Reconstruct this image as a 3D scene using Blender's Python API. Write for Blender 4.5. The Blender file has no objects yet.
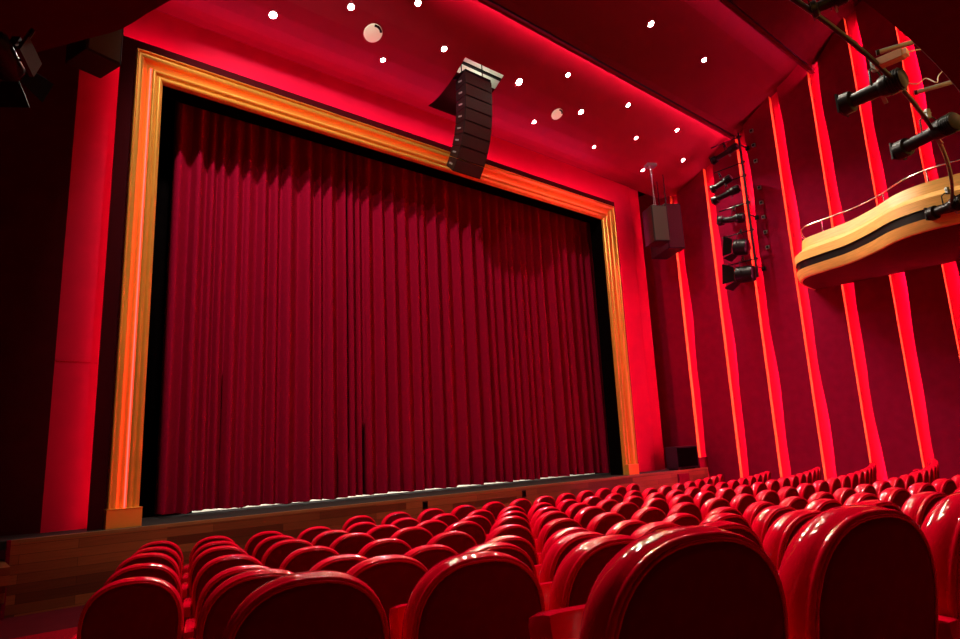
import bpy, math, random
from mathutils import Vector, Matrix
random.seed(7)
PI = math.pi
SC = bpy.context.scene
COL = SC.collection
# working frame: origin at the camera's eye, X along the stage, Y towards the stage, Z up (metres);
# everything is lifted by LIFT at the end so that the stalls floor in front of the stage is z = 0
LIFT = 1.75

# ------------------------------------------------------------------ materials
def mat(name, col, rough=.6, metal=0., spec=.5, coat=0., var=0., vscale=6., bump=0., bscale=80., sheen=0., emit=None, estr=0., stretch=None):
    m = bpy.data.materials.new(name); m.use_nodes = True
    nt = m.node_tree; b = nt.nodes['Principled BSDF']
    b.inputs['Base Color'].default_value = (*col, 1)
    b.inputs['Roughness'].default_value = rough
    b.inputs['Metallic'].default_value = metal
    b.inputs['Specular IOR Level'].default_value = spec
    b.inputs['Coat Weight'].default_value = coat
    b.inputs['Coat Roughness'].default_value = .15
    if sheen:
        b.inputs['Sheen Weight'].default_value = sheen
        b.inputs['Sheen Tint'].default_value = (*col, 1)
    if emit:
        b.inputs['Emission Color'].default_value = (*emit, 1)
        b.inputs['Emission Strength'].default_value = estr
    if var or bump:
        tc = nt.nodes.new('ShaderNodeTexCoord')
        vec = tc.outputs['Object']
        if stretch:
            mp = nt.nodes.new('ShaderNodeMapping'); mp.inputs['Scale'].default_value = stretch
            nt.links.new(vec, mp.inputs['Vector']); vec = mp.outputs['Vector']
    if var:
        n = nt.nodes.new('ShaderNodeTexNoise'); n.inputs['Scale'].default_value = vscale; n.inputs['Detail'].default_value = 4
        nt.links.new(vec, n.inputs['Vector'])
        r = nt.nodes.new('ShaderNodeValToRGB')
        r.color_ramp.elements[0].position = .3; r.color_ramp.elements[1].position = .7
        r.color_ramp.elements[0].color = (*[c*(1-var) for c in col], 1)
        r.color_ramp.elements[1].color = (*[min(1, c*(1+var)) for c in col], 1)
        nt.links.new(n.outputs['Fac'], r.inputs['Fac']); nt.links.new(r.outputs['Color'], b.inputs['Base Color'])
    if bump:
        n2 = nt.nodes.new('ShaderNodeTexNoise'); n2.inputs['Scale'].default_value = bscale; n2.inputs['Detail'].default_value = 3
        nt.links.new(vec, n2.inputs['Vector'])
        bp = nt.nodes.new('ShaderNodeBump'); bp.inputs['Strength'].default_value = bump; bp.inputs['Distance'].default_value = .01
        nt.links.new(n2.outputs['Fac'], bp.inputs['Height']); nt.links.new(bp.outputs['Normal'], b.inputs['Normal'])
    return m

def wood_mat(name, dark, light, bw, bh, rough=.35, axes='xz'):
    m = bpy.data.materials.new(name); m.use_nodes = True
    nt = m.node_tree; b = nt.nodes['Principled BSDF']; L = nt.links.new
    tc = nt.nodes.new('ShaderNodeTexCoord'); sp = nt.nodes.new('ShaderNodeSeparateXYZ'); cb = nt.nodes.new('ShaderNodeCombineXYZ')
    L(tc.outputs['Object'], sp.inputs[0])
    L(sp.outputs['XYZ'.index(axes[0].upper())], cb.inputs[0]); L(sp.outputs['XYZ'.index(axes[1].upper())], cb.inputs[1])
    br = nt.nodes.new('ShaderNodeTexBrick'); L(cb.outputs[0], br.inputs['Vector'])
    br.inputs['Color1'].default_value = (*dark, 1); br.inputs['Color2'].default_value = (*light, 1)
    br.inputs['Mortar'].default_value = (*[c*.35 for c in dark], 1)
    br.inputs['Scale'].default_value = 1; br.inputs['Brick Width'].default_value = bw; br.inputs['Row Height'].default_value = bh
    br.inputs['Mortar Size'].default_value = .002; br.inputs['Bias'].default_value = 0; br.offset = .37
    mp = nt.nodes.new('ShaderNodeMapping'); mp.inputs['Scale'].default_value = (1.5, 40, 1); L(cb.outputs[0], mp.inputs['Vector'])
    n = nt.nodes.new('ShaderNodeTexNoise'); n.inputs['Scale'].default_value = 1.5; n.inputs['Detail'].default_value = 5; L(mp.outputs[0], n.inputs['Vector'])
    rp = nt.nodes.new('ShaderNodeValToRGB'); rp.color_ramp.elements[0].color = (.55, .55, .55, 1); rp.color_ramp.elements[1].color = (1.15, 1.15, 1.15, 1)
    L(n.outputs['Fac'], rp.inputs['Fac'])
    mx = nt.nodes.new('ShaderNodeMix'); mx.data_type = 'RGBA'; mx.blend_type = 'MULTIPLY'; mx.inputs['Factor'].default_value = 1
    L(br.outputs['Color'], mx.inputs['A']); L(rp.outputs['Color'], mx.inputs['B']); L(mx.outputs['Result'], b.inputs['Base Color'])
    b.inputs['Roughness'].default_value = rough
    return m

M = {}
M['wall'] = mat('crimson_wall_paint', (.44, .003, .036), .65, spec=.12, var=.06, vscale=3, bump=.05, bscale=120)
M['panel'] = mat('crimson_fabric_panel', (.235, .002, .027), .9, spec=.05, var=.08, vscale=5, bump=.08, bscale=200)
M['ceil'] = mat('crimson_ceiling_paint', (.22, .010, .022), .55, spec=.2, var=.05, vscale=2)
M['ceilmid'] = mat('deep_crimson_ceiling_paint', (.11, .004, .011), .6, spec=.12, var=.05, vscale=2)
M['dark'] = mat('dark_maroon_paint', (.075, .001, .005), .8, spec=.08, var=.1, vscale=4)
M['soffit'] = mat('maroon_soffit_paint', (.055, .001, .004), .75, spec=.06, var=.05, vscale=3)
M['trimgold'] = mat('copper_trim', (.8, .36, .05), .5, spec=.1)
M['led'] = mat('red_led_diffuser', (.8, .1, .1), .5, emit=(1, .07, .24), estr=95)
M['ledcove'] = mat('red_cove_led', (.8, .1, .1), .5, emit=(1, .05, .22), estr=90)
M['ledportal'] = mat('red_portal_led', (.8, .1, .1), .5, emit=(1, .04, .24), estr=110)
M['ledportaldim'] = mat('red_portal_led_dim', (.8, .1, .1), .5, emit=(1, .04, .14), estr=21)
M['ledframe'] = mat('amber_red_led', (.8, .1, .1), .5, emit=(1, .045, .04), estr=4)
M['gold'] = mat('gilded_moulding', (.96, .49, .075), .28, metal=.45, var=.05, vscale=3, bump=.02, bscale=40)
M['goldwood'] = mat('honey_gold_wood', (.74, .40, .10), .38, var=.14, vscale=3, stretch=(1, 1, 14), bump=.03, bscale=30)
M['velvet'] = mat('red_velvet_curtain', (.34, .002, .028), .9, spec=.06, var=.08, vscale=18, bump=.12, bscale=160)
M['black'] = mat('black_drape', (.003, .002, .002), 1, spec=0, var=.2, vscale=8)
M['seat'] = mat('red_seat_upholstery', (.66, .001, .018), .075, spec=.36, var=.05, vscale=20, bump=.04, bscale=60)
M['shell'] = mat('dark_maroon_back_panel', (.17, .001, .008), .8, spec=.1, var=.10, vscale=25, bump=.08, bscale=220)  # maroon darkened for the shade on backs turned away from the lamps
M['carpet'] = mat('dark_red_carpet', (.28, .002, .010), 1, spec=.03, var=.25, vscale=60, bump=.3, bscale=250)
M['seatbase'] = mat('black_seat_base', (.02, .012, .012), .5)
M['stagefloor'] = mat('black_grey_stage_floor', (.030, .024, .022), .7, spec=.15, var=.2, vscale=7)
M['backfloor'] = mat('pale_stage_cloth', (.75, .70, .58), .7)
M['blackmetal'] = mat('black_painted_metal', (.007, .006, .006), .32, spec=.18, var=.15, vscale=20)
M['speaker'] = mat('black_speaker_paint', (.012, .006, .006), .55, spec=.2, bump=.1, bscale=300)
M['grille'] = mat('dark_speaker_grille', (.05, .022, .020), .6, spec=.15, bump=.4, bscale=260)
M['greygrille'] = mat('grey_speaker_cloth', (.075, .08, .06), .9, spec=.05, bump=.4, bscale=260)
M['steel'] = mat('grey_steel', (.26, .30, .28), .4, metal=.4)
M['chrome'] = mat('polished_rail', (.75, .66, .58), .22, metal=.95)
M['grey'] = mat('pale_grey_board', (.62, .66, .54), .7)
M['ventglow'] = mat('lit_vent_diffuser', (.6, .6, .5), .6, emit=(.80, .78, .50), estr=.36)  # emission stands in for attic light coming through the vent openings
M['lens'] = mat('lit_lamp_lens', (1, .95, .85), .3, emit=(1, .93, .82), estr=150)
M['worklight'] = mat('worklight_tube', (1, 1, .9), .3, emit=(.92, 1, .82), estr=6)
M['glassdark'] = mat('dark_lens_glass', (.02, .02, .025), .08, spec=.8)
M['tan'] = mat('tan_ballast_box', (.36, .22, .13), .6)
M['cable'] = mat('pale_cable', (.55, .45, .40), .6)
M['brown'] = wood_mat('stage_front_planks', (.11, .026, .008), (.42, .12, .034), 1.7, .115, .38)
M['woodlip'] = mat('stage_edge_oak', (.30, .13, .045), .3, var=.2, vscale=4, stretch=(1, 20, 20))

# ------------------------------------------------------------------ builders
class MB:
    def __init__(s): s.v = []; s.f = []
    def quad(s, a, b, c, d):
        n = len(s.v); s.v += [tuple(a), tuple(b), tuple(c), tuple(d)]; s.f.append((n, n+1, n+2, n+3)); return s
    def poly(s, pts):
        n = len(s.v); s.v += [tuple(p) for p in pts]; s.f.append(tuple(range(n, n+len(pts)))); return s
    def box(s, x0, x1, y0, y1, z0, z1, mx=None):
        n = len(s.v)
        P = [(x, y, z) for z in (z0, z1) for y in (y0, y1) for x in (x0, x1)]
        if mx is not None: P = [tuple(mx @ Vector(p)) for p in P]
        s.v += P
        s.f += [tuple(n+i for i in q) for q in ((0, 2, 3, 1), (4, 5, 7, 6), (0, 1, 5, 4), (2, 6, 7, 3), (0, 4, 6, 2), (1, 3, 7, 5))]
        return s
    def loops(s, rings, close=True, cap0=False, cap1=False):
        n = len(s.v); k = len(rings[0])
        for r in rings: s.v += [tuple(p) for p in r]
        for i in range(len(rings)-1):
            for j in range(k if close else k-1):
                j2 = (j+1) % k
                s.f.append((n+i*k+j, n+i*k+j2, n+(i+1)*k+j2, n+(i+1)*k+j))
        if cap0: s.f.append(tuple(n+j for j in reversed(range(k))))
        if cap1: s.f.append(tuple(n+(len(rings)-1)*k+j for j in range(k)))
        return s
    def lathe(s, prof, a, b, seg=14, cap=True):
        # prof: (t, r): t metres along the axis a->b
        a = Vector(a); d = (Vector(b)-a).normalized()
        u = d.orthogonal().normalized(); w = d.cross(u)
        rings = [[a+d*t+u*(r*math.cos(2*PI*j/seg))+w*(r*math.sin(2*PI*j/seg)) for j in range(seg)] for t, r in prof]
        return s.loops(rings, True, cap, cap)
    def rod(s, a, b, r, seg=8): 
        L = (Vector(b)-Vector(a)).length
        return s.lathe([(0, r), (L, r)], a, b, seg)
    def tube(s, pts, r, seg=8, closed=False):
        P = [Vector(p) for p in pts]; n = len(P); rings = []
        up = Vector((0, 0, 1))
        for i in range(n):
            t = (P[(i+1) % n if closed else min(i+1, n-1)]-P[(i-1) % n if closed else max(i-1, 0)]).normalized()
            u = t.cross(up)
            if u.length < 1e-3: u = t.cross(Vector((0, 1, 0)))
            u.normalize(); w = t.cross(u)
            rings.append([P[i]+u*(r*math.cos(2*PI*j/seg))+w*(r*math.sin(2*PI*j/seg)) for j in range(seg)])
        if closed: rings.append(rings[0])
        return s.loops(rings, True, not closed, not closed)
    def xf(s, mx):
        s.v = [tuple(mx @ Vector(p)) for p in s.v]; return s
    def mesh(s, name, m, smooth=False, bevel=0):
        me = bpy.data.meshes.new(name); me.from_pydata(s.v, [], s.f); me.materials.append(m)
        me.validate(); 
        import bmesh
        bm = bmesh.new(); bm.from_mesh(me); bmesh.ops.recalc_face_normals(bm, faces=bm.faces)
        if bevel: 
            bmesh.ops.bevel(bm, geom=[e for e in bm.edges if len(e.link_faces) == 2 and e.calc_face_angle(0) > .6], offset=bevel, segments=2, affect='EDGES', profile=.6)
        bm.to_mesh(me); bm.free()
        if smooth:
            for p in me.polygons: p.use_smooth = True
            if smooth != 'all':
                me.set_sharp_from_angle(angle=math.radians(40))
        return me
    def build(s, name, m, parent=None, smooth=False, bevel=0):
        return link(name, s.mesh(name, m, smooth, bevel), parent)

def link(name, me, parent=None):
    o = bpy.data.objects.new(name, me); COL.objects.link(o)
    if parent is not None: o.parent = parent
    return o
def tag(o, label, cat, group=None):
    o['label'] = label; o['category'] = cat
    if group: o['group'] = group
    return o
def thing(name, label, cat, loc=(0, 0, 0), group=None, mx=None):
    o = bpy.data.objects.new(name, None); COL.objects.link(o)
    if mx is not None: o.matrix_world = mx
    else: o.location = loc
    o.empty_display_size = .2
    return tag(o, label, cat, group)
def struct(o, label=None, cat=None):
    o['kind'] = 'structure'
    if label: o['label'] = label
    if cat: o['category'] = cat
    return o
def catmull(pts, n=6):
    P = [Vector(p) for p in pts]; out = []
    for i in range(len(P)-1):
        p0 = P[max(i-1, 0)]; p1 = P[i]; p2 = P[i+1]; p3 = P[min(i+2, len(P)-1)]
        for k in range(n):
            t = k/n
            out.append(.5*((2*p1)+(p2-p0)*t+(2*p0-5*p1+4*p2-p3)*t*t+(3*p1-p0-3*p2+p3)*t**3))
    out.append(P[-1]); return out
def aim(loc, d, up=(0, 0, 1)):
    y = Vector(d).normalized(); x = y.cross(Vector(up)).normalized(); z = x.cross(y)
    return Matrix(((x.x, y.x, z.x, loc[0]), (x.y, y.y, z.y, loc[1]), (x.z, y.z, z.z, loc[2]), (0, 0, 0, 1)))
ORD = ['zeroth', 'first', 'second', 'third', 'fourth', 'fifth', 'sixth', 'seventh', 'eighth', 'ninth', 'tenth', 'eleventh', 'twelfth', 'thirteenth',
       'fourteenth', 'fifteenth', 'sixteenth', 'seventeenth', 'eighteenth', 'nineteenth', 'twentieth', 'twenty-first', 'twenty-second', 'twenty-third',
       'twenty-fourth', 'twenty-fifth', 'twenty-sixth', 'twenty-seventh', 'twenty-eighth']

# ------------------------------------------------------------------ camera
R0 = Vector((.7574, -.6514, -.0459)); U0 = Vector((-.0935, -.1778, .9796)); F0 = Vector((.6462, .7376, .1956))
FPX = 640.56
def proj(p):
    p = Vector(p); d = p.dot(F0)
    return (480+FPX*p.dot(R0)/d, 319.5-FPX*p.dot(U0)/d, d)
cam = bpy.data.cameras.new('camera'); cam.lens = FPX/960*36; cam.sensor_width = 36; cam.clip_start = .05; cam.clip_end = 200
co = bpy.data.objects.new('camera', cam); COL.objects.link(co)
B0 = -F0
co.matrix_world = Matrix(((R0.x, U0.x, B0.x, 0), (R0.y, U0.y, B0.y, 0), (R0.z, U0.z, B0.z, 0), (0, 0, 0, 1)))
SC.camera = co

# ------------------------------------------------------------------ dimensions
XL, XR = -1.14, 17.36            # side walls
YW = 10.75                       # wall round the proscenium
ZS = -.86                        # stage level
CX, CY = 7.85, 24.277            # centre of the curved rows
R1, DR = 16.673, .968
TOP = {1: -.83, 2: -.816, 3: -.765, 4: -.70, 5: -.65, 6: -.59, 7: -.472, 8: -.345, 9: -.185}
SEAT_H = .92
def floor_z(r):
    # level of the raked stalls floor at distance r from the row centre
    n = (r-R1)/DR+1
    if n <= 1: return TOP[1]-SEAT_H
    if n >= 9: return TOP[9]-SEAT_H+(n-9)*.16
    i = int(n); t = n-i
    return TOP[i]*(1-t)+TOP[min(i+1, 9)]*t-SEAT_H

# ------------------------------------------------------------------ stalls floor
f = MB(); nx, ny = 46, 42
xs = [XL-.4+(XR+.8-XL)*i/nx for i in range(nx+1)]
ys = [-5.2+(8.78+5.2)*j/ny for j in range(ny+1)]
f.loops([[(x, y, floor_z(math.hypot(x-CX, y-CY))) for x in xs] for y in ys], close=False)
struct(f.build('floor', M['carpet'], smooth='all'))
f = MB().box(XL-.4, XR+.4, 8.78, 10.2, -1.9, -1.75)
struct(f.build('floor_orchestra', M['dark']))

# ------------------------------------------------------------------ ceiling
P1 = [(10.78, 7.58), (10.5, 7.555), (10.3, 7.56), (10.05, 7.60), (9.77, 7.70), (9.5, 7.83), (9.15, 8.04), (8.6, 8.44), (8.3, 8.68), (8.0, 8.95), (7.7, 9.22)]
P2 = [(8.15, 8.54), (7.95, 8.74), (7.6, 8.98), (6.9, 9.42), (6.4, 9.68), (6.03, 9.94), (5.7, 10.18), (5.3, 10.5)]
P3 = [(5.8, 9.51), (5.5, 9.86), (5.1, 10.3), (4.84, 10.60), (3.5, 11.2), (0, 11.6), (-5.2, 11.6)]
HX0, HX1, HY0, HY1 = 7.95, 9.05, 9.15, 10.5
def zprof(P, y):
    for (a, za), (b, zb) in zip(P, P[1:]):
        if b <= y <= a: return za+(zb-za)*(a-y)/(a-b)
    return P[0][1]
c = MB()
XC = [XL-.3, HX0, HX1, XR+.3]
for (a, za), (b, zb) in zip(P1, P1[1:]):
    for x0, x1 in zip(XC, XC[1:]):
        if x0 == HX0 and a <= HY1+1e-6 and b >= HY0-1e-6: continue
        c.quad((x0, a, za), (x1, a, za), (x1, b, zb), (x0, b, zb))
struct(c.build('ceiling', M['ceil'], smooth=True))
for nm, P in (('ceiling_fin', P2), ('ceiling_fin_rear', P3)):
    c = MB()
    c.loops([[(XL-.3, y, z), (XR+.3, y, z)] for y, z in P], close=False)
    y, z = P[0]
    c.quad((XL-.3, y, z), (XR+.3, y, z), (XR+.3, y+.012, z+.035), (XL-.3, y+.012, z+.035))      # little upstand of the lip
    c.quad((XL-.3, y+.012, z+.035), (XR+.3, y+.012, z+.035), (XR+.3, y-.10, z+.035), (XL-.3, y-.10, z+.035))
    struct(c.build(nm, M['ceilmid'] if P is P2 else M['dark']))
# the hatch round the hanging speaker line
h = MB()
zt = 8.75
hp = [(HY1, zprof(P1, HY1))]+[p for p in P1 if HY0 < p[0] < HY1]+[(HY0, zprof(P1, HY0))]
RX0, RX1, RY0, RY1 = 7.5, 10.3, 8.6, 10.76
h.box(RX0, RX1, RY0, RY1, zt, zt+.02)
h.quad((RX0, RY1, 7.62), (RX1, RY1, 7.62), (RX1, RY1, zt), (RX0, RY1, zt))
h.quad((RX0, RY0, 8.5), (RX1, RY0, 8.5), (RX1, RY0, zt), (RX0, RY0, zt))
for x in (RX0, RX1):
    h.poly([(x, y, z+.03) for y, z in P1 if RY0 <= y <= RY1]+[(x, RY0, zt), (x, RY1, zt)])
struct(h.build('ceiling_recess', M['dark']))
hatch = thing('hatch_board', 'pale grey boards seen through the ceiling opening above the hanging speaker line', 'panel', (9.1, 10.0, 8.55))
def rel(mb, o): return mb.xf(Matrix.Translation(-o.location))
for y0, y1, nm, mm in ((9.62, 9.88, 'board', 'grey'), (9.95, 10.3, 'board', 'grey'), (9.88, 9.95, 'bar', 'blackmetal')):
    rel(MB().box(7.9, 10.2, y0, y1, 8.56 if nm == 'board' else 8.53, 8.60), hatch).build(nm, M[mm], hatch)
# LED coves on the lips of the ceiling fins
for nm, P, lab in (('cove_light', P2, 'glowing red cove line above the downlight ceiling, nearer the stage'),
                   ('cove_light', P3, 'glowing red cove line at the top right, second ceiling step from the stage')):
    y, z = P[0]
    t = thing(nm, lab, 'light', (8, y-.06, z+.05), 'ceiling cove lights')
    g = MB().box(-9.1, 9.3, -.012, .012, 0, .022); g.build('diffuser', M['ledcove'], t)
    g = MB().box(-9.1, 9.3, -.05, -.012, -.012, .03); g.build('channel', M['blackmetal'], t)

# ------------------------------------------------------------------ side walls and rear
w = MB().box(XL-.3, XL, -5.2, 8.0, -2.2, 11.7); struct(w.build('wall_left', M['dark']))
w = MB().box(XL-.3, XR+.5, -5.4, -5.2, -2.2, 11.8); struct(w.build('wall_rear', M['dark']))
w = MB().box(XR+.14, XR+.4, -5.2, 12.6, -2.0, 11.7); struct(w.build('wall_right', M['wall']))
SLOTS = [10.40, 9.18, 8.07, 6.96, 5.87, 4.79, 3.72, 2.64, 1.56]
SW = .29
def zall(y):
    return min([zprof(P, y) for P in (P1, P2, P3) if P[-1][0] <= y <= P[0][0]])
# fabric-covered boards between the slots; the far edge of each board is slightly wavy
def wall_board(ylo, yhi, k, wavy=True):
    g = MB(); n = 40; z0, z1 = -1.8, 11.65; ph = 1.3*k
    A, B, Cc = [], [], []
    for i in range(n+1):
        z = z0+(z1-z0)*i/n
        e = yhi+(.028*math.sin(z*.95+ph)+.016*math.sin(z*2.3+ph*2)) if wavy else yhi
        A.append([(XR, ylo, z), (XR, e, z), (XR+.022, e, z), (XR+.022, ylo+.02, z), (XR+.14, ylo+.02, z), (XR+.14, ylo, z)])
    g.loops(A, close=True)
    return g
prev = 12.6
for k, ysl in enumerate(SLOTS):
    # board on the far (stage) side of slot k: from ysl up to prev
    o = wall_board(ysl, prev, k, k > 0).build('trim_%d' % (k+1), M['panel'], smooth=True); struct(o)
    e = MB().box(XR+.004, XR+.137, ysl-.006, ysl-.001, -1.8, 11.6)
    struct(e.build('trim_edge_%d' % (k+1), M['trimgold']))  # orange strip colours in the hot edge of the slot's glow
    prev = ysl-SW
    t = thing('light_strip', 'glowing red vertical light slot in the right wall, %s from the stage' % ORD[k+1], 'light strip', (XR+.085, ysl-SW-.075, 3), 'vertical light slots on the right wall')
    ztop = zall(ysl)-3.28
    MB().box(-.014, .014, -.012, .012, -4.4, ztop).build('diffuser', M['led'], t)
    MB().box(-.022, .022, -.035, -.012, -4.4, ztop).build('channel', M['blackmetal'], t)
o = wall_board(-5.2, prev, 11).build('trim_%d' % (len(SLOTS)+1), M['panel'], smooth=True); struct(o)

# ------------------------------------------------------------------ wall round the proscenium
FX0, FX1, FZ1 = 2.04, 14.13, 6.43       # outer edge of the gilded frame
IX0, IX1, IZ1 = 2.46, 13.77, 6.04       # inner edge
FY = 10.35
w = MB()
w.box(1.36, IX0-.06, YW, YW+.1, ZS, 7.7)
w.box(IX1+.06, 15.68, YW, YW+.1, ZS, 7.7)
w.box(IX0-.06, IX1+.06, YW, YW+.1, IZ1+.06, 7.7)
struct(w.build('wall_stage', M['wall']))
# angled returns beside it
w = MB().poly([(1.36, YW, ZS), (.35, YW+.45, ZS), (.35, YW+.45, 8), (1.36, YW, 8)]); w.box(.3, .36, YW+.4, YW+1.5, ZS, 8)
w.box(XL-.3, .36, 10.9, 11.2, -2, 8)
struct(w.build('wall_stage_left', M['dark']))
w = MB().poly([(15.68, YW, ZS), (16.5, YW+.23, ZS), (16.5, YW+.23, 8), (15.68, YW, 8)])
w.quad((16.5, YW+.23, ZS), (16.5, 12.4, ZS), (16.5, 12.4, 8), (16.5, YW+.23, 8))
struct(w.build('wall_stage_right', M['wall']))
w = MB().box(16.4, XR+.2, 12.4, 12.6, -1.2, 8); struct(w.build('wall_wing', M['dark']))
# thin seam rail on the left lit wall
w = MB().box(1.37, 1.95, YW-.012, YW, 1.485, 1.50); w.box(13.9, 15.67, YW-.012, YW, 1.485, 1.50); struct(w.build('trim_seam', M['wall']))

# dark red border that hides the LED line
fr = thing('proscenium_arch', 'gilded stepped moulding with dark red border round the stage opening', 'proscenium', (8.1, FY, ZS))
border = fr
BX0, BX1, BZ1 = FX0-.20, FX1+.20, FZ1+.21
def side_sweep(prof, path_side, y0, rect):
    """prof: (u inward from the outer edge, v towards the audience); one mitred side of the frame"""
    x0, x1, z1 = rect; rings = []
    if path_side == 'left': ends = [lambda u, v: (x0+u, y0-v, ZS), lambda u, v: (x0+u, y0-v, z1-u)]
    elif path_side == 'right': ends = [lambda u, v: (x1-u, y0-v, ZS), lambda u, v: (x1-u, y0-v, z1-u)]
    else: ends = [lambda u, v: (x0+u, y0-v, z1-u), lambda u, v: (x1-u, y0-v, z1-u)]
    g = MB(); g.loops([[e(u, v) for u, v in prof] for e in ends], close=True, cap0=True, cap1=True); return g
bp = [(0, 0), (0, .035), (.22, .035), (.22, 0)]
for s in ('left', 'right', 'top'):
    rel(side_sweep(bp, s, FY+.03, (BX0, BX1, BZ1)), border).build('border_board', M['soffit'], border)
led = thing('portal_light', 'hidden red light line behind the border round the stage opening', 'light', (8.1, FY+.2, ZS))
for s in ('left', 'right', 'top'):
    du = {'left': .11, 'right': .03, 'top': .06}[s]
    lp = [(du, 0), (du, .02), (du+.025, .02), (du+.025, 0)]
    g = side_sweep(lp, s, FY+.20, (BX0, BX1, BZ1)); rel(g, led).build('diffuser', M['ledportaldim' if s == 'left' else 'ledportal'], led)
    lp = [(du+.025, -.02), (du+.025, .03), (du+.06, .03), (du+.06, -.02)]
    g = side_sweep(lp, s, FY+.20, (BX0, BX1, BZ1)); rel(g, led).build('channel', M['blackmetal'], led)

# gilded frame
def arc(u0, v0, u1, v1, bulge, n=5):
    out = []
    for i in range(n+1):
        t = i/n; b = math.sin(PI*t)*bulge
        du, dv = u1-u0, v1-v0; L = math.hypot(du, dv)
        out.append((u0+du*t-dv/L*b, v0+dv*t+du/L*b))
    return out
prof = [(0, 0), (0, .13)]+arc(0, .13, .028, .13, .014)+[(.030, .112), (.045, .105)]+arc(.045, .105, .12, .075, .012, 5)+arc(.124, .066, .225, .010, -.014, 6)\
    +[(.242, .010), (.242, .072)]+arc(.242, .072, .305, .072, .022, 6)+[(.31, .05), (.322, .045)]+arc(.322, .045, .405, .035, .024, 6)+[(.41, .015), (.42, .01), (.42, -.03), (.36, -.03), (.36, 0)]
rev = [(.40, -.03), (.40, -.45), (.37, -.45), (.37, -.03)]
for s in ('left', 'right', 'top'):
    g = side_sweep(prof, s, FY, (FX0, FX1, FZ1)); rel(g, fr).build({'left': 'jamb', 'right': 'jamb', 'top': 'header'}[s], M['gold'], fr, smooth=True)
    g = side_sweep([(.222, .013), (.222, .026), (.238, .026), (.238, .013)], s, FY, (FX0, FX1, FZ1)); rel(g, fr).build('light_line', M['ledframe'], fr)
    g = side_sweep(rev, s, FY, (FX0, FX1, FZ1)); rel(g, fr).build('reveal', M['black'], fr)
for xa, xb in ((FX0-.012, IX0+.012), (IX1-.012-.04, FX1+.012)):
    g = MB().box(xa, xb, FY-.15, FY+.02, ZS, ZS+.25); g.box(xa-.006, xb+.006, FY-.156, FY+.02, ZS+.25, ZS+.262)
    rel(g, fr).build('plinth', M['gold'], fr, bevel=.004)

# ------------------------------------------------------------------ stage
st = MB().box(XL-.3, 17.25, 10.07, 11.75, ZS-.1, ZS)
struct(st.build('stage_floor', M['stagefloor']), 'dark grey stage floor', 'stage')
st = MB().box(XL-.3, 17.25, 11.75, 16.5, ZS-.1, ZS+.001); struct(st.build('stage_floor_rear', M['backfloor']))
st = MB().box(.97, 17.18, 10.03, 10.13, -1.78, ZS-.035); struct(st.build('stage_front', M['brown']), 'brown wooden plank front of the stage', 'stage front')
st = MB().box(.96, 17.2, 10.029, 10.09, ZS-.038, ZS+.004); struct(st.build('trim_stage_lip', M['woodlip']))
wk = MB().box(XL-.3, 17.4, 16.4, 16.5, ZS, 8); wk.box(XL-.3, 17.4, 10.86, 16.5, 7.9, 8.0); struct(wk.build('wall_backstage', M['black']))
# sockets in the stage front
for x, lab in ((7.22, 'small black socket plate in the wooden stage front, the one nearer the left'), (9.79, 'small black socket plate in the wooden stage front, the one nearer the right')):
    t = thing('socket_box', lab, 'socket', (x, 10.03, -1.0), 'stage front sockets')
    MB().box(-.058, .058, -.012, 0, -.07, .07).build('plate', M['blackmetal'], t, bevel=.004)
    MB().box(-.03, .03, -.016, -.012, -.045, .045).build('outlet', M['black'], t)
# left and right ends: red newel post with steps
t = thing('stage_steps', 'dark wooden steps with red side post at the left end of the stage', 'steps', (.6, 9.9, -1.75))
MB().box(.33, .37, .06, .13, 0, .90).build('post', M['panel'], t)
for i in range(3):
    MB().box(-1.7, .33, .13-.3*(i+1)+.25, .36, i*.22, (i+1)*.22).build('step', M['brown'], t)
t = thing('stage_steps', 'low red panel and ledge set in the wooden stage front at its right end', 'steps', (15.6, 10.0, -1.75))
MB().box(0, .5, -.02, .03, 0, .80).build('panel', M['panel'], t)
MB().box(.5, 1.6, -.25, .03, 0, .55).build('step', M['brown'], t)
t = thing('riser_block', 'small red block on the stage beside the right wall', 'block', (17.06, 10.2, ZS))
MB().box(-.20, .24, -.12, .13, 0, .27).build('body', M['panel'], t, bevel=.01); MB().box(-.21, .25, -.125, .14, .27, .285).build('cap', M['soffit'], t)
# black floor speaker on the stage end
t = thing('stage_speaker', 'wide black speaker cabinet on the right end of the stage floor', 'speaker', (16.3, 10.27, ZS))
MB().box(-.54, .54, -.17, .17, .04, .63).build('cabinet', M['speaker'], t, bevel=.012)
MB().box(-.49, .49, -.182, -.17, .08, .59).build('grille', M['black'], t)
for a in (-.42, .42): MB().box(a-.06, a+.06, -.15, .15, 0, .04).build('foot', M['blackmetal'], t)

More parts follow.
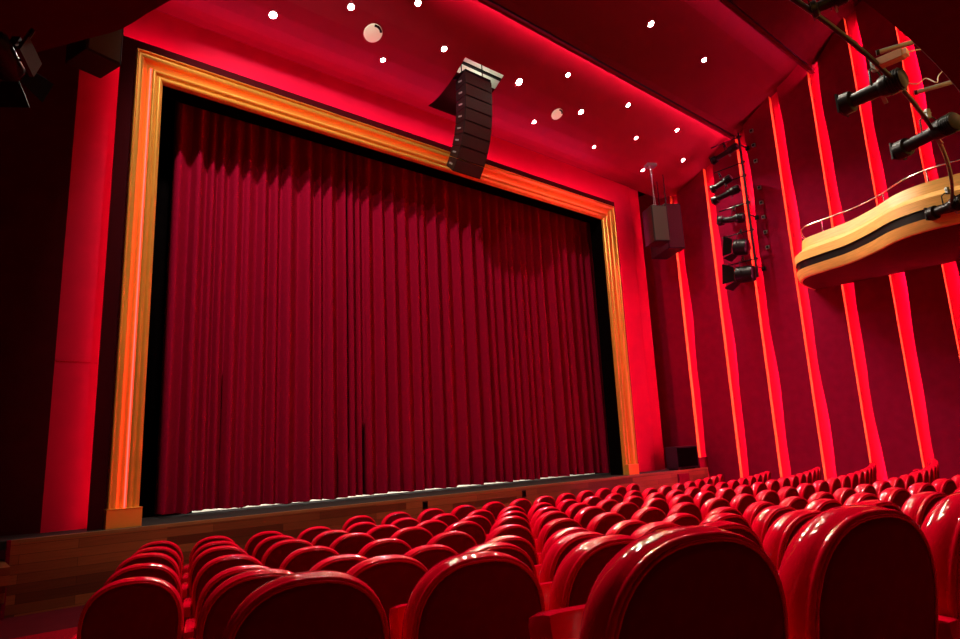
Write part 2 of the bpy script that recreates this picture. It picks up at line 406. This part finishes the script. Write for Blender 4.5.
# ------------------------------------------------------------------ curtains
def curtain(name, x0, x1, label, flip, yoff=0):
    rnd = random.Random(int(x0*100)); xs_, ph = [], []
    x = x0; folds = []
    while x < x1:
        wd = rnd.choice([.20, .25, .29, .33, .38]) * rnd.uniform(.9, 1.1); folds.append((x, wd, rnd.uniform(.6, 1.15), rnd.uniform(.68, .86), rnd.uniform(-1, 1))); x += wd
    k = (x1-x0)/(x-x0); folds = [(x0+(f_[0]-x0)*k, f_[1]*k, *f_[2:]) for f_ in folds]
    z0, z1 = ZS+.05, 6.9; nz = 26; rows_ = []
    pts = []
    for (fx, wd, amp, sk, dr) in folds:
        n = 12
        for i in range(n): pts.append((fx, wd, amp, sk, dr, i/n))
    for j in range(-1, nz+1):
        tz = max(j, .012 if j == 0 else 0)/nz if j else .03/nz
        tz = 0 if j < 0 else tz
        z = z0+(z1-z0)*tz; row = []
        for (fx, wd, amp, sk, dr, u) in pts:
            # broad face, then a tight rounded ridge
            u_ = 1-u
            if u_ < sk: s = u_/sk; d = .5-.5*math.cos(PI*s); d = .35*d+.65*s**1.6
            else: s = (u_-sk)/(1-sk); d = .5+.5*math.cos(PI*s)
            sway = .022*dr*math.sin(2.2*tz+fx*3)*(1-tz)
            yy = 11.40+yoff-.30*amp*d*(1-.18*tz)
            row.append((fx+wd*u+sway, yy, z+(.012*math.sin(fx*7+u*3)+.006*math.sin(fx*2.1) if j <= 0 else 0)))
        rows_.append(row)
    g = MB(); g.loops(rows_, close=False)
    t = thing(name, label, 'curtain', ((x0+x1)/2, 11.3, ZS), 'house curtain halves')
    o = rel(g, t).build('drape', M['velvet'], t, smooth='all')
    md = o.modifiers.new('thick', 'SOLIDIFY'); md.thickness = .012; md.offset = 1
    h = MB(); h.loops([[(p[0], p[1]-.004, p[2]+dz) for p in rows_[0]] for dz in (-.012, .022)], close=False)
    return t
curtain('stage_curtain', 2.95, 8.25, 'left half of the closed red velvet stage curtain', 1)
curtain('stage_curtain', 8.19, 14.6, 'right half of the closed red velvet stage curtain', 1, .04)
def leg(x0, x1, label):
    g = MB(); n = 40
    g.loops([[(x0+(x1-x0)*i/n, 11.72+.05*math.sin(i*1.1), z) for i in range(n+1)] for z in (ZS+.002, 6.9)], close=False)
    o = g.build('masking_drape', M['black'], smooth='all'); tag(o, label, 'drape', 'black masking drapes')
    o.modifiers.new('thick', 'SOLIDIFY').thickness = .01
leg(1.4, 3.6, 'black drape hanging at the left side of the red curtain')
leg(14.2, 17.0, 'black drape hanging at the right side of the red curtain')

# ------------------------------------------------------------------ seats
def offset_loop(L, d):
    n = len(L); out = []
    for i in range(n):
        a = Vector(L[i-1]); b = Vector(L[(i+1) % n]); t = (b-a).normalized()
        out.append((L[i][0]-t.y*d, L[i][1]+t.x*d))
    return out
def back_outline(hw=.245, zb=.30, zsh=.675, ztop=SEAT_H, n=22):
    L = []
    for i in range(n+1):
        a = PI*i/n; cx, sz = math.cos(a), math.sin(a)
        L.append((hw*math.copysign(abs(cx)**(2/2.35), cx), zsh+(ztop-zsh)*abs(sz)**(2/2.35)))
    for z in (.58, .48, .38): L.append((-hw*(1-.06*(.675-z)/.37), z))
    L += [(-hw*.93, zb+.03), (-hw*.88, zb), (0, zb), (hw*.88, zb), (hw*.93, zb+.03)]
    for z in (.38, .48, .58): L.append((hw*(1-.06*(.675-z)/.37), z))
    return L
OUT = back_outline()
def lean(y, z): return y+(SEAT_H-z)*.15
def ring(d, y):
    if d > .024:
        L = [(x*(1-d/.245), .61+(z-.61)*(1-d/.31)) for x, z in OUT]
    else: L = offset_loop(OUT, d)
    return [(x, lean(y, z), z) for x, z in L]
def seat_meshes():
    ms = {}
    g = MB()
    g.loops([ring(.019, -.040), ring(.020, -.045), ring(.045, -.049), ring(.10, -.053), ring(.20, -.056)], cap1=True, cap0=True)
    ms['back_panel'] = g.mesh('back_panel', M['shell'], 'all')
    g = MB()
    g.loops([ring(.030, -.030), ring(.020, -.042), ring(.013, -.045), ring(.006, -.041), ring(.003, -.033), ring(.008, -.027), ring(.007, -.022), ring(.000, -.012), ring(-.003, .012),
             ring(-.001, .04), ring(.010, .06), ring(.028, .072), ring(.06, .082), ring(.12, .086)], cap0=True, cap1=True)
    ms['back_cushion'] = g.mesh('back_cushion', M['seat'], 'all')
    g = MB(); base = [Vector(p) for p in ring(.019, -.045)]; g.tube(base, .0048, 6, closed=True)
    ms['piping'] = g.mesh('piping', M['seat'], 'all')
    g = MB(); T = Matrix.Translation((0, .20, .34)) @ Matrix.Rotation(math.radians(-14), 4, 'X')
    g.box(-.215, .215, -.06, .06, 0, .40, T)
    ms['seat_cushion'] = g.mesh('seat_cushion', M['seat'], True, .03)
    g = MB(); g.box(-.0275, .0275, -.02, .30, .555, .625)
    ms['armrest'] = g.mesh('armrest', M['seat'], True, .016)
    g = MB(); g.box(-.017, .017, .0, .26, 0.0, .56); g.box(-.03, .03, -.04, .30, 0, .02)
    ms['arm_support'] = g.mesh('arm_support', M['carpet'], True, .006)
    g = MB(); g.box(-.24, .24, .10, .16, .26, .32)
    ms['crossbar'] = g.mesh('crossbar', M['seatbase'], True, .006)
    return ms
SM = seat_meshes()
ROWS = {1: (-5.91, 12), 2: (-10.80, 22), 3: (-11.32, 23), 4: (-11.85, 24), 5: (-12.33, 25), 6: (-12.82, 26), 7: (-12.35, 26), 8: (-12.79, 26), 9: (-12.19, 26)}
ROWNAME = {1: 'front row by the stage', 2: 'second row from the stage', 3: 'third row from the stage', 4: 'fourth row from the stage', 5: 'fifth row from the stage', 6: 'sixth row from the stage',
           7: 'seventh row from the stage', 8: 'second nearest row', 9: 'nearest row'}
PITCH = .55
for r, (i0, n) in ROWS.items():
    Rr = R1+DR*(r-1)
    for k in range(n):
        th = (i0+k)*PITCH/Rr
        x, y = CX+Rr*math.sin(th), CY-Rr*math.cos(th)
        u, v, d = proj((x, y, TOP[r]))
        if d < .6 or u < -70 or u > 1015 or v > 720: continue
        o = thing('theatre_seat', 'red padded theatre seat, %s, %s from the left end' % (ROWNAME[r], ORD[k+1]), 'seat', (x, y, TOP[r]-SEAT_H), 'red theatre seats')
        o.rotation_euler = (0, 0, th)
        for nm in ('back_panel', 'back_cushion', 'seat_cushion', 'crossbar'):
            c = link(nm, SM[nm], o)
            if nm == 'back_cushion': link('piping', SM['piping'], c)
        for sx in ((-1, 1) if k == 0 else (1,)):
            c = link('arm_support', SM['arm_support'], o); c.location = (sx*PITCH/2, 0, 0)
            link('armrest', SM['armrest'], c)

# ------------------------------------------------------------------ downlights and ceiling vents
def hit(u, v, P):
    d = F0+R0*((u-480)/FPX)-U0*((v-319.5)/FPX)
    best = None
    for (a, za), (b, zb) in zip(P, P[1:]):
        # plane through the two profile points, parallel to X
        nrm = Vector((0, zb-za, a-b)); k = nrm.dot(Vector((0, a, za)))/nrm.dot(d)
        p = d*k
        if min(a, b)-1e-6 <= p.y <= max(a, b)+1e-6 and k > 0:
            return p, (nrm if nrm.z < 0 else -nrm).normalized()
DL = [(273, 15, P1, 1.0), (351, 7, P1, .9), (418, 3, P1, .9), (383, 60, P1, .7), (444, 49, P1, .85), (519, 82, P1, 1.15), (568, 75, P1, .8), (628, 105, P1, .8), (581, 112, P1, .95), (534, 122, P1, .7),
      (594, 147, P1, .7), (636, 138, P1, .75), (643, 170, P1, .75), (683, 160, P1, .8), (677, 130, P1, .8), (651, 24, P2, 1.0), (704, 60, P2, .9)]
DLAB = ['at the upper left, nearest the left edge of the ceiling', 'second from the upper left, beside the round vent', 'third along the top of the picture', 'below the left round vent, nearest the gold frame',
        'just left of the ceiling opening', 'brightest one just right of the hanging speaker line', 'right of the brightest lamp, beneath the cove line', 'close under the red cove line, right of the small vent',
        'beside the small round vent on its right', 'lowest one right of the speaker line', 'low one above the right end of the gold header', 'in the middle of the right-hand cluster',
        'lowest one above the right hung speaker', 'rightmost low one near the side wall', 'upper one near the side wall corner', 'upper one on the second ceiling step', 'right-hand one on the second ceiling step']
LIGHTS = []
for (u, v, P, s), lab in zip(DL, DLAB):
    p, n = hit(u, v, P)
    t = thing('downlight', 'small white recessed ceiling downlight, '+lab, 'downlight', mx=aim(p+n*.004, n, (1, 0, 0)), group='ceiling downlights')
    g = MB(); g.lathe([(0, .066*s+.018), (.006, .066*s+.016), (.008, .066*s), (.001, .066*s-.004)], (0, -.004, 0), (0, 1, 0), 20, False); g.build('trim_ring', M['steel'], t, smooth=True)
    g = MB(); g.lathe([(0, .064*s), (.006, .058*s), (.009, .03*s)], (0, -.004, 0), (0, 1, 0), 20); g.build('lens', M['lens'], t, smooth='all')
    LIGHTS.append((p+n*.06, s))
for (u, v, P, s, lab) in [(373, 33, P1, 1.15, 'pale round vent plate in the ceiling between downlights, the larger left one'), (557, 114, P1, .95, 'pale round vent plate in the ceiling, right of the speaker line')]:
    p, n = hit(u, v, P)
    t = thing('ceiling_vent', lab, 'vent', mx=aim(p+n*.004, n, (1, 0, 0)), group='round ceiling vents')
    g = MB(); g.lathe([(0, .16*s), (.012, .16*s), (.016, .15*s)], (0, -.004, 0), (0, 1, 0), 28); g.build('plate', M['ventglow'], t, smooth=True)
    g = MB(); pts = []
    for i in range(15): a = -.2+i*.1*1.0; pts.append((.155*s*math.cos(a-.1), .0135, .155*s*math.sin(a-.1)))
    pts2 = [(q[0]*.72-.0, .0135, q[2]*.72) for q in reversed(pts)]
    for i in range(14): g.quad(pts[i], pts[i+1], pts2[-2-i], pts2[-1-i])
    g.build('slot', M['blackmetal'], t)  # dark crescent painted as the shade inside the vent hole

# ------------------------------------------------------------------ hanging speaker line
la = thing('line_array', 'black curved line of stacked speaker cabinets hanging from the ceiling opening', 'speaker', (8.426, 9.3, 7.85))
ncab = 8; ang = 0; py, pz = 0., 0.
for i in range(ncab):
    T = Matrix.Translation((0, py, pz)) @ Matrix.Rotation(ang, 4, 'X')
    hh = .275
    g = MB(); n0 = len(g.v)
    # trapezoid cabinet, front at y = 0, back at y = .42
    P_ = [(-.381, 0, -hh), (.381, 0, -hh), (.30, .42, -hh+.03), (-.30, .42, -hh+.03), (-.381, 0, -.006), (.381, 0, -.006), (.30, .42, -.03), (-.30, .42, -.03)]
    g.v += [tuple(T @ Vector(p)) for p in P_]; g.f += [(0, 1, 5, 4), (1, 2, 6, 5), (2, 3, 7, 6), (3, 0, 4, 7), (4, 5, 6, 7), (0, 3, 2, 1)]
    cb = g.build('cabinet', M['speaker'], la, bevel=.008)
    g = MB().box(-.365, .365, -.008, 0, -hh+.018, -.022, T); g.build('grille', M['grille'], cb)
    Ts = T @ Matrix.Translation((-.352, .17, -.13)) @ Matrix.Rotation(math.radians(-79), 4, 'Z')
    g = MB().box(-.07, .07, -.008, .004, -.035, .0, Ts); g.build('rigging_plate', M['steel'], cb)
    py += math.sin(ang)*hh; pz -= math.cos(ang)*hh
    ang += math.radians((2, 2.5, 4, 6, 7, 7, 7, 7)[i])
g = MB(); g.box(-.36, .36, .0, .42, .0, .05); 
for x in (-.3, .3): g.rod((x, .2, .05), (x, .2, .9), .012)
g.build('rigging_frame', M['blackmetal'], la)

# ------------------------------------------------------------------ side speakers
def hung_box(name, loc, rz, w_, d_, h_, label, grille, group, tilt=0):
    T = Matrix.Translation(loc) @ Matrix.Rotation(rz, 4, 'Z') @ Matrix.Rotation(tilt, 4, 'X')
    t = thing(name, label, 'speaker', mx=T, group=group)
    MB().box(-w_/2, w_/2, -d_/2, d_/2, -h_/2, h_/2).build('cabinet', M['speaker'], t, bevel=.012)
    MB().box(-w_/2+.03, w_/2-.03, -d_/2-.012, -d_/2, -h_/2+.03, h_/2-.03).build('grille', grille, t)
    return t
t = hung_box('hung_speaker', (14.74, 9.34, 5.70), math.radians(-30), .46, .56, 1.02, 'black hung speaker with grey front, left of the pair near the right wall', M['greygrille'], 'hung speakers right of the stage')
g = MB().box(-.05, .05, -.05, .05, .50, .62); g.rod((0, -.1, .6), (-.06, -.1, 1.75), .010); g.rod((.05, .1, .6), (.10, .1, 1.75), .010); g.box(-.12, .16, -.12, .12, 1.74, 1.82)
g.build('hanging_bracket', M['steel'], t)
t = hung_box('hung_speaker', (15.9, 9.78, 5.89), math.radians(-30), .50, 1.1, 1.32, 'larger black hung speaker beside the right wall, right of the pair', M['grille'], 'hung speakers right of the stage')
g = MB(); g.rod((0, -.2, .6), (0, -.2, 1.7), .014); g.rod((0, .2, .6), (0, .2, 1.65), .014); g.build('hanging_bracket', M['blackmetal'], t)
t = hung_box('hung_speaker', (1.24, 8.66, 5.40), math.radians(17), .44, .50, .78, 'grey-fronted speaker hung at the upper left, under the dark curved soffit', M['greygrille'], 'hung speakers left of the stage', 0)
g = MB(); g.rod((0, 0, .4), (0, 0, 3.0), .014); g.build('hanging_bracket', M['blackmetal'], t)

# ------------------------------------------------------------------ spotlights
def spotlight(kind, loc, d, L, label, group, r=.085, up=(0, 0, 1), clamp=None):
    """loc: rear end of the lamp, d: beam direction, L: length"""
    t = thing('stage_spotlight', label, 'spotlight', mx=aim(loc, d, up), group=group)
    if kind == 'profile':
        g = MB().lathe([(0, r*.75), (.02, r*1.05), (L*.30, r*1.12), (L*.36, r*.95)], (0, 0, 0), (0, 1, 0), 16)
        for k in range(5): g.lathe([(0, r*1.2), (.008, r*1.2)], (0, .04+k*.03, 0), (0, 1, 0), 16)
        g.build('lamp_housing', M['blackmetal'], t, smooth=True)
        g = MB().lathe([(0, r*.80), (L*.44, r*.72), (L*.46, r*.85)], (0, L*.35, 0), (0, 1, 0), 16); tb = g.build('lens_tube', M['blackmetal'], t, smooth=True)
        g = MB().lathe([(0, r*.95), (.01, r*1.12), (L*.16, r*1.18), (L*.16+.006, r*1.0)], (0, L*.80, 0), (0, 1, 0), 16)
        g.box(-r*1.05, r*1.05, L*.97, L*1.0, -r*1.05, r*1.05); g.build('colour_frame', M['blackmetal'], t, smooth=True)
        g = MB().lathe([(0, r*.9), (.004, r*.6)], (0, L*1.0, 0), (0, 1, 0), 16); g.build('lens', M['glassdark'], tb)
        for a in (40, 140): 
            g = MB().box(-.006, .006, L*.36, L*.42, r*.7, r*1.7, Matrix.Rotation(math.radians(a), 4, 'Y')); g.build('shutter', M['steel'], t)
    else:
        g = MB().lathe([(0, r*.9), (.03, r*1.15), (L*.62, r*1.2), (L*.66, r*1.05)], (0, 0, 0), (0, 1, 0), 18); g.build('lamp_housing', M['blackmetal'], t, smooth=True)
        g = MB().lathe([(0, r*1.0), (.006, r*.7)], (0, L*.66, 0), (0, 1, 0), 18); g.build('lens', M['glassdark'], t)
        for k in range(4):
            Tb = Matrix.Translation((0, L*.66, 0)) @ Matrix.Rotation(k*PI/2, 4, 'Y') @ Matrix.Translation((0, 0, r*1.1)) @ Matrix.Rotation(math.radians(34), 4, 'X')
            g = MB(); wd = r*1.05
            pts = [(-wd, 0, 0), (wd, 0, 0), (wd*1.45, L*.40, 0), (-wd*1.45, L*.40, 0)]
            g.loops([[tuple(Tb @ Vector(p)) for p in pts], [tuple(Tb @ (Vector(p)+Vector((0, 0, .004)))) for p in pts]], True, True, True); g.build('barn_door', M['blackmetal'], t)
    # yoke
    g = MB(); yk = [(-r*1.35, L*.4, 0), (-r*1.35, L*.4, r*1.6), (-r*.7, L*.4, r*2.1), (r*.7, L*.4, r*2.1), (r*1.35, L*.4, r*1.6), (r*1.35, L*.4, 0)]
    g.tube(yk, .011, 6); g.build('yoke', M['blackmetal'], t, smooth=True)
    g = MB().box(-.03, .03, L*.4-.025, L*.4+.025, r*2.0, r*2.0+.13); g.rod((-.06, L*.4, r*2+.08), (.06, L*.4, r*2+.08), .012); g.build('clamp', M['steel' if kind == 'profile' and group.startswith('pipe') else 'blackmetal'], t, bevel=.004)
    return t

# vertical boom on the right wall
bx, by = 16.9, 7.74
boom = thing('lighting_boom', 'black vertical lighting pole with side arms standing off the striped right wall', 'lighting pole', (bx, by, 4.2))
MB().rod((0, 0, 0), (0, 0, 4.25), .027, 10).build('pole', M['blackmetal'], boom, smooth=True)
ARMZ = [8.33, 7.55, 7.15, 6.35, 5.55, 4.72]
for z in ARMZ:
    g = MB().rod((0, -.08, z-4.2), (0, .86, z-4.2), .018, 8); g.box(-.035, .035, -.035, .035, z-4.24, z-4.16); g.build('arm', M['blackmetal'], boom, smooth=True)
for z in (8.1, 6.0, 4.5):
    g = MB().rod((0, 0, z-4.2), (.46, 0, z-4.2), .016, 8); g.box(.42, .46, -.05, .05, z-4.26, z-4.14); g.build('wall_bracket', M['blackmetal'], boom, smooth=True)
BL = [('profile', 8.10, 7.80, 8.60, 7.89, .095, 'topmost'), ('profile', 7.24, 8.10, 8.72, 7.05, .10, 'second from the top'), ('profile', 6.85, 7.90, 8.72, 6.70, .105, 'third from the top'),
      ('profile', 5.96, 7.87, 8.62, 6.06, .12, 'fourth from the top'), ('barn', 5.10, 7.88, 8.45, 5.20, .19, 'fifth from the top'), ('barn', 4.33, 7.80, 8.55, 4.40, .19, 'lowest')]
for kd, z0, y0, y1, z1, r, lab in BL:
    a = Vector((bx, y0, z0)); b = Vector((bx-.06, y1, z1))
    spotlight(kd, a, b-a, (b-a).length, ('black barn-door spotlight' if kd == 'barn' else 'black tubular spotlight')+' on the wall pole, %s of the six' % lab, 'boom spotlights', r)
# small wall sockets right of the boom
for i, z in enumerate((8.57, 8.12, 7.64, 6.83, 6.38, 5.95, 5.51, 5.07)):
    t = thing('wall_socket', 'tiny square socket on the right wall beside the lighting pole, %s from the top' % ORD[i+1], 'socket', (XR, 7.71-.16, z), 'sockets beside the lighting pole')
    MB().box(-.05, 0, -.05, .05, -.05, .05).build('plate', M['steel'], t, bevel=.006); MB().box(-.058, -.05, -.03, .03, -.03, .03).build('outlet', M['blackmetal'], t)

# curved pipe on the balcony front
RP, ZP = 22.44, 3.9
def on_pipe(th, dr=0, z=ZP): return Vector((CX+(RP+dr)*math.sin(th), CY-(RP+dr)*math.cos(th), z))
pipe = thing('lighting_pipe', 'curved dark lighting pipe running along the balcony front at the upper right', 'pipe', on_pipe(0))
g = MB().tube([on_pipe(-.16+.52*i/40) for i in range(41)], .026, 10); rel(g, pipe).build('pipe', M['blackmetal'], pipe, smooth=True)
for th in (-.15, .30):
    g = MB().rod(on_pipe(th), on_pipe(th, .75, 3.86), .014, 6); rel(g, pipe).build('bracket', M['blackmetal'], pipe, smooth=True)
for a, b, lab in (((8.101, 1.733, 3.9), (8.19, 2.447, 3.9), 'nearest the centre'), ((9.874, 1.649, 3.9), (10.306, 2.47, 3.9), 'in the middle, above the side box'), ((13.65, 2.40, 3.9), (14.0, 3.02, 3.9), 'farthest, before the gold box')):
    a = Vector(a); b = Vector(b); off = Vector((0, 0, 0))
    spotlight('profile', a, b-a, (b-a).length, 'black profile spotlight hung on the curved balcony pipe, '+lab, 'pipe spotlights', .115)
a = Vector((6.08, 1.6, 3.93)); b = Vector((6.01, 1.9, 3.90))
spotlight('profile', a, b-a, .32, 'black spotlight at the top edge on the curved balcony pipe', 'pipe spotlights', .07)
for a, b, lab in (((7.30, 1.77, 3.9), (7.375, 1.54, 3.9), 'grey metal spigot tube behind the curved pipe, upper one'), ((8.60, 1.78, 3.9), (8.669, 1.517, 3.9), 'grey metal spigot tube behind the curved pipe, lower one')):
    t = thing('spigot_tube', lab, 'tube', a, 'spigot tubes'); d = Vector(b)-Vector(a)
    e = d*2.0
    MB().lathe([(0, .026), (e.length, .026)], (0, 0, 0), e, 12).build('tube', M['steel'], t, smooth=True)
    MB().lathe([(0, .030), (.03, .030)], (0, 0, 0), e, 12).build('collar', M['blackmetal'], t, smooth=True)
t = thing('dimmer_box', 'tan metal box strapped on the curved lighting pipe above a spotlight', 'box', (7.6, 1.75, 3.92))
MB().box(-.06, .06, -.15, .12, -.04, .05).build('case', M['tan'], t, bevel=.005)
MB().box(-.05, .05, -.19, -.15, -.03, .04).build('end_cap', M['cable'], t, bevel=.004)
cb = bpy.data.objects.new('cable_loop', None)
for i, (pts, lab) in enumerate((([(7.6, 1.56, 3.92), (7.75, 1.45, 3.95), (8.0, 1.38, 3.93), (8.25, 1.33, 3.98), (8.45, 1.36, 4.02)], 'pale loose cable arching from the tan box beside the pipe'),
                                ([(8.15, 1.8, 3.9), (8.3, 1.68, 3.86), (8.38, 1.6, 3.92), (8.33, 1.50, 3.80), (8.5, 1.5, 3.95), (8.55, 1.4, 4.05)], 'thin pale cable dangling between the spotlight and the lower tube'))):
    g = MB().tube(catmull(pts, 6), .006, 6); o = g.build('cable', M['cable'], smooth=True); tag(o, lab, 'cable', 'loose cables')

# spotlight in the dark at the upper left
t = spotlight('barn', (.12, 5.3, 3.05), (.34, .5, -.32), .46, 'dark barn-door spotlight half hidden at the left edge under the soffit', 'left spotlights', .085)
MB().box(.12, .15, .1, .32, .0, .19).build('side_plate', M['greygrille'], t)
MB().rod((0, .24, .36), (0, .24, .55), .02).build('hanging_arm', M['blackmetal'], t)

# ------------------------------------------------------------------ balconies
def balcony(name, curve, label, mirror=False, rail=True):
    """plan curve from wall to wall (2D); the inside lies on the wall side"""
    P = [Vector((p[0], p[1], 0)) for p in catmull([(x, y, 0) for x, y in curve], 6)]
    n = len(P); N = []
    cx = sum(p.x for p in P)/n
    for i in range(n):
        t_ = (P[min(i+1, n-1)]-P[max(i-1, 0)]).normalized(); nn = Vector((-t_.y, t_.x, 0))
        N.append(nn)
    sgn = 1 if (N[n//2].x > 0) != mirror else -1
    if mirror: sgn = 1 if N[n//2].x < 0 else -1
    N = [q*sgn for q in N]
    b = thing(name, label, 'balcony', (P[n//2].x, P[n//2].y, 3.62))
    def band(levels, m, nm, closed=False):
        g = MB(); g.loops([[tuple(P[i]+N[i]*ins+Vector((0, 0, z))) for i in range(n)] for ins, z in levels], close=False)
        return rel(g, b).build(nm, m, b, smooth=True)
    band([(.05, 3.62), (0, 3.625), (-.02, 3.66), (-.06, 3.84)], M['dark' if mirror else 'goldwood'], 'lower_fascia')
    band([(-.055, 3.84), (-.02, 3.845), (-.02, 4.025), (-.055, 4.03)], M['blackmetal'], 'dark_stripe')
    band([(-.055, 4.03), (-.055, 4.225)], M['goldwood'], 'upper_fascia')
    band([(-.055, 4.225), (.13, 4.365), (.16, 4.60), (.44, 4.60), (.45, 4.3)], M['goldwood'], 'parapet')
    g = MB(); g.poly([tuple(P[i]+N[i]*.05+Vector((0, 0, 3.62))) for i in range(n)]); rel(g, b).build('soffit', M['dark'], b)
    g = MB(); g.poly([tuple(P[i]+N[i]*.45+Vector((0, 0, 3.85))) for i in range(n)]); rel(g, b).build('floor_deck', M['carpet'], b)
    if rail:
        ri = lambda i: .06+.36*min(1, i/34)
        rr = [P[i]+N[i]*ri(i)+Vector((0, 0, 4.93)) for i in range(6, n-6)]
        g = MB().tube([rr[0]+Vector((.16, -.02, -.30)), rr[0]+Vector((.12, .0, -.10))]+rr, .018, 8); hr = rel(g, b).build('handrail', M['chrome'], b, smooth=True)
        for i in range(10, n-2, 13):
            q = P[i]+N[i]*ri(i); g = MB().rod(q+Vector((0, 0, 4.60)), q+Vector((0, 0, 4.93)), .013, 8); rel(g, b).build('rail_post', M['chrome'], hr, smooth=True)
    return b
balcony('side_balcony', [(17.35, 6.52), (16.8, 6.48), (16.2, 6.38), (15.72, 6.08), (15.48, 5.55), (15.24, 4.9), (14.8, 4.28), (14.3, 3.72), (14.08, 3.2), (14.06, 2.7), (14.16, 2.1), (14.5, 1.4), (15.2, .8), (16.2, .5), (17.35, .4)],
        'curved gold balcony box with black stripe on the right wall')
balcony('side_balcony', [(-1.08, 7.1), (-.4, 7.0), (.05, 6.82), (.24, 6.66), (.43, 6.42), (.74, 5.94), (.97, 5.58), (1.11, 5.19), (1.24, 4.85), (1.5, 4.2), (1.72, 3.5), (1.78, 2.8), (1.6, 2.0), (1.1, 1.2), (.2, .6), (-1.08, .4)],
        'dark curved balcony soffit in the upper left corner', True, False)
# main balcony overhead: a curved slab on the same centre as the rows
b = thing('ceiling_balcony', 'dark curved balcony soffit in the upper right corner', 'balcony', (CX, CY-23, 3.5))
TH = [-.235+.485*i/48 for i in range(49)]
def rp(R_, th, z): return (CX+R_*math.sin(th), CY-R_*math.cos(th), z)
g = MB(); g.loops([[rp(R_, th, z) for th in TH] for R_, z in ((22.98, 3.54), (23.0, 3.5), (28.5, 3.5))], close=False); rel(g, b).build('soffit', M['dark'], b, smooth=True)
g = MB(); g.loops([[rp(R_, th, z) for th in TH] for R_, z in ((22.98, 3.545), (22.94, 3.75), (22.98, 4.4), (23.3, 4.45), (23.3, 3.9), (28.5, 4.0))], close=False); rel(g, b).build('fascia', M['goldwood'], b, smooth=True); b['kind'] = 'structure'

# ------------------------------------------------------------------ lights
def spot(loc, target, power, size=110, blend=.7, col=(1, .86, .70), r=.06):
    l = bpy.data.lights.new('spot', 'SPOT'); l.energy = power; l.spot_size = math.radians(size); l.spot_blend = blend; l.color = col; l.shadow_soft_size = r
    o = bpy.data.objects.new('lamp', l); COL.objects.link(o); o.location = loc
    o.rotation_euler = (Vector(target)-Vector(loc)).to_track_quat('-Z', 'Y').to_euler()
    return o
for p, s in LIGHTS:
    spot(p, p+Vector((0, -.55, -1)), 560*s*s, 98, .75, r=.04)
# unseen spots without fixtures, added to brighten the seat rows
for x in (.8, 2.4, 4.0, 5.6, 7.2, 8.8, 10.4):
    spot((x, 6.4, 9.45), (x-.6, 2.2, 0), 600, 70, .8, r=.03)
for x in (2.5, 6.0, 9.5, 13.0):
    spot((x, 4.6, 9.9), (x, 3.6, 0), 680, 76, .8)
for x in (3.0, 5.5, 8.0):
    spot((x, 6.0, 9.7), (x-1.6, .9, 0), 700, 44, .9, r=.03)
# front spots on the curtain from the left side of the ceiling
spot((2.2, 6.4, 9.25), (9.4, 11.3, 0), 1650, 90, .5, (1, .85, .76), .2)
spot((2.6, 4.0, 9.3), (9.5, 11.3, -.5), 420, 70, .5, (1, .85, .76), .2)
# working light behind the curtain and in the ceiling hatch
def area(loc, rot, sx, sy, power, col=(1, .95, .85)):
    l = bpy.data.lights.new('area', 'AREA'); l.shape = 'RECTANGLE'; l.size = sx; l.size_y = sy; l.energy = power; l.color = col
    o = bpy.data.objects.new('lamp', l); COL.objects.link(o); o.location = loc; o.rotation_euler = rot; return o
area((8, 13.5, 5), (0, 0, 0), 10, .6, 900)
area((9.1, 10.1, 8.0), (PI, 0, 0), .5, .25, 5, (.95, 1, .82))

wd = bpy.data.worlds.new('world'); SC.world = wd; wd.use_nodes = True
wd.node_tree.nodes['Background'].inputs['Color'].default_value = (.02, .002, .003, 1)
wd.node_tree.nodes['Background'].inputs['Strength'].default_value = .3

for o in list(COL.objects):
    if o.parent is None: o.location.z += LIFT
SC.view_settings.view_transform = 'Standard'; SC.view_settings.look = 'None'; SC.view_settings.gamma = 1; SC.view_settings.use_curve_mapping = False
SC.view_settings.exposure = 0
SC.cycles.use_denoising = True
SC.cycles.max_bounces = 6
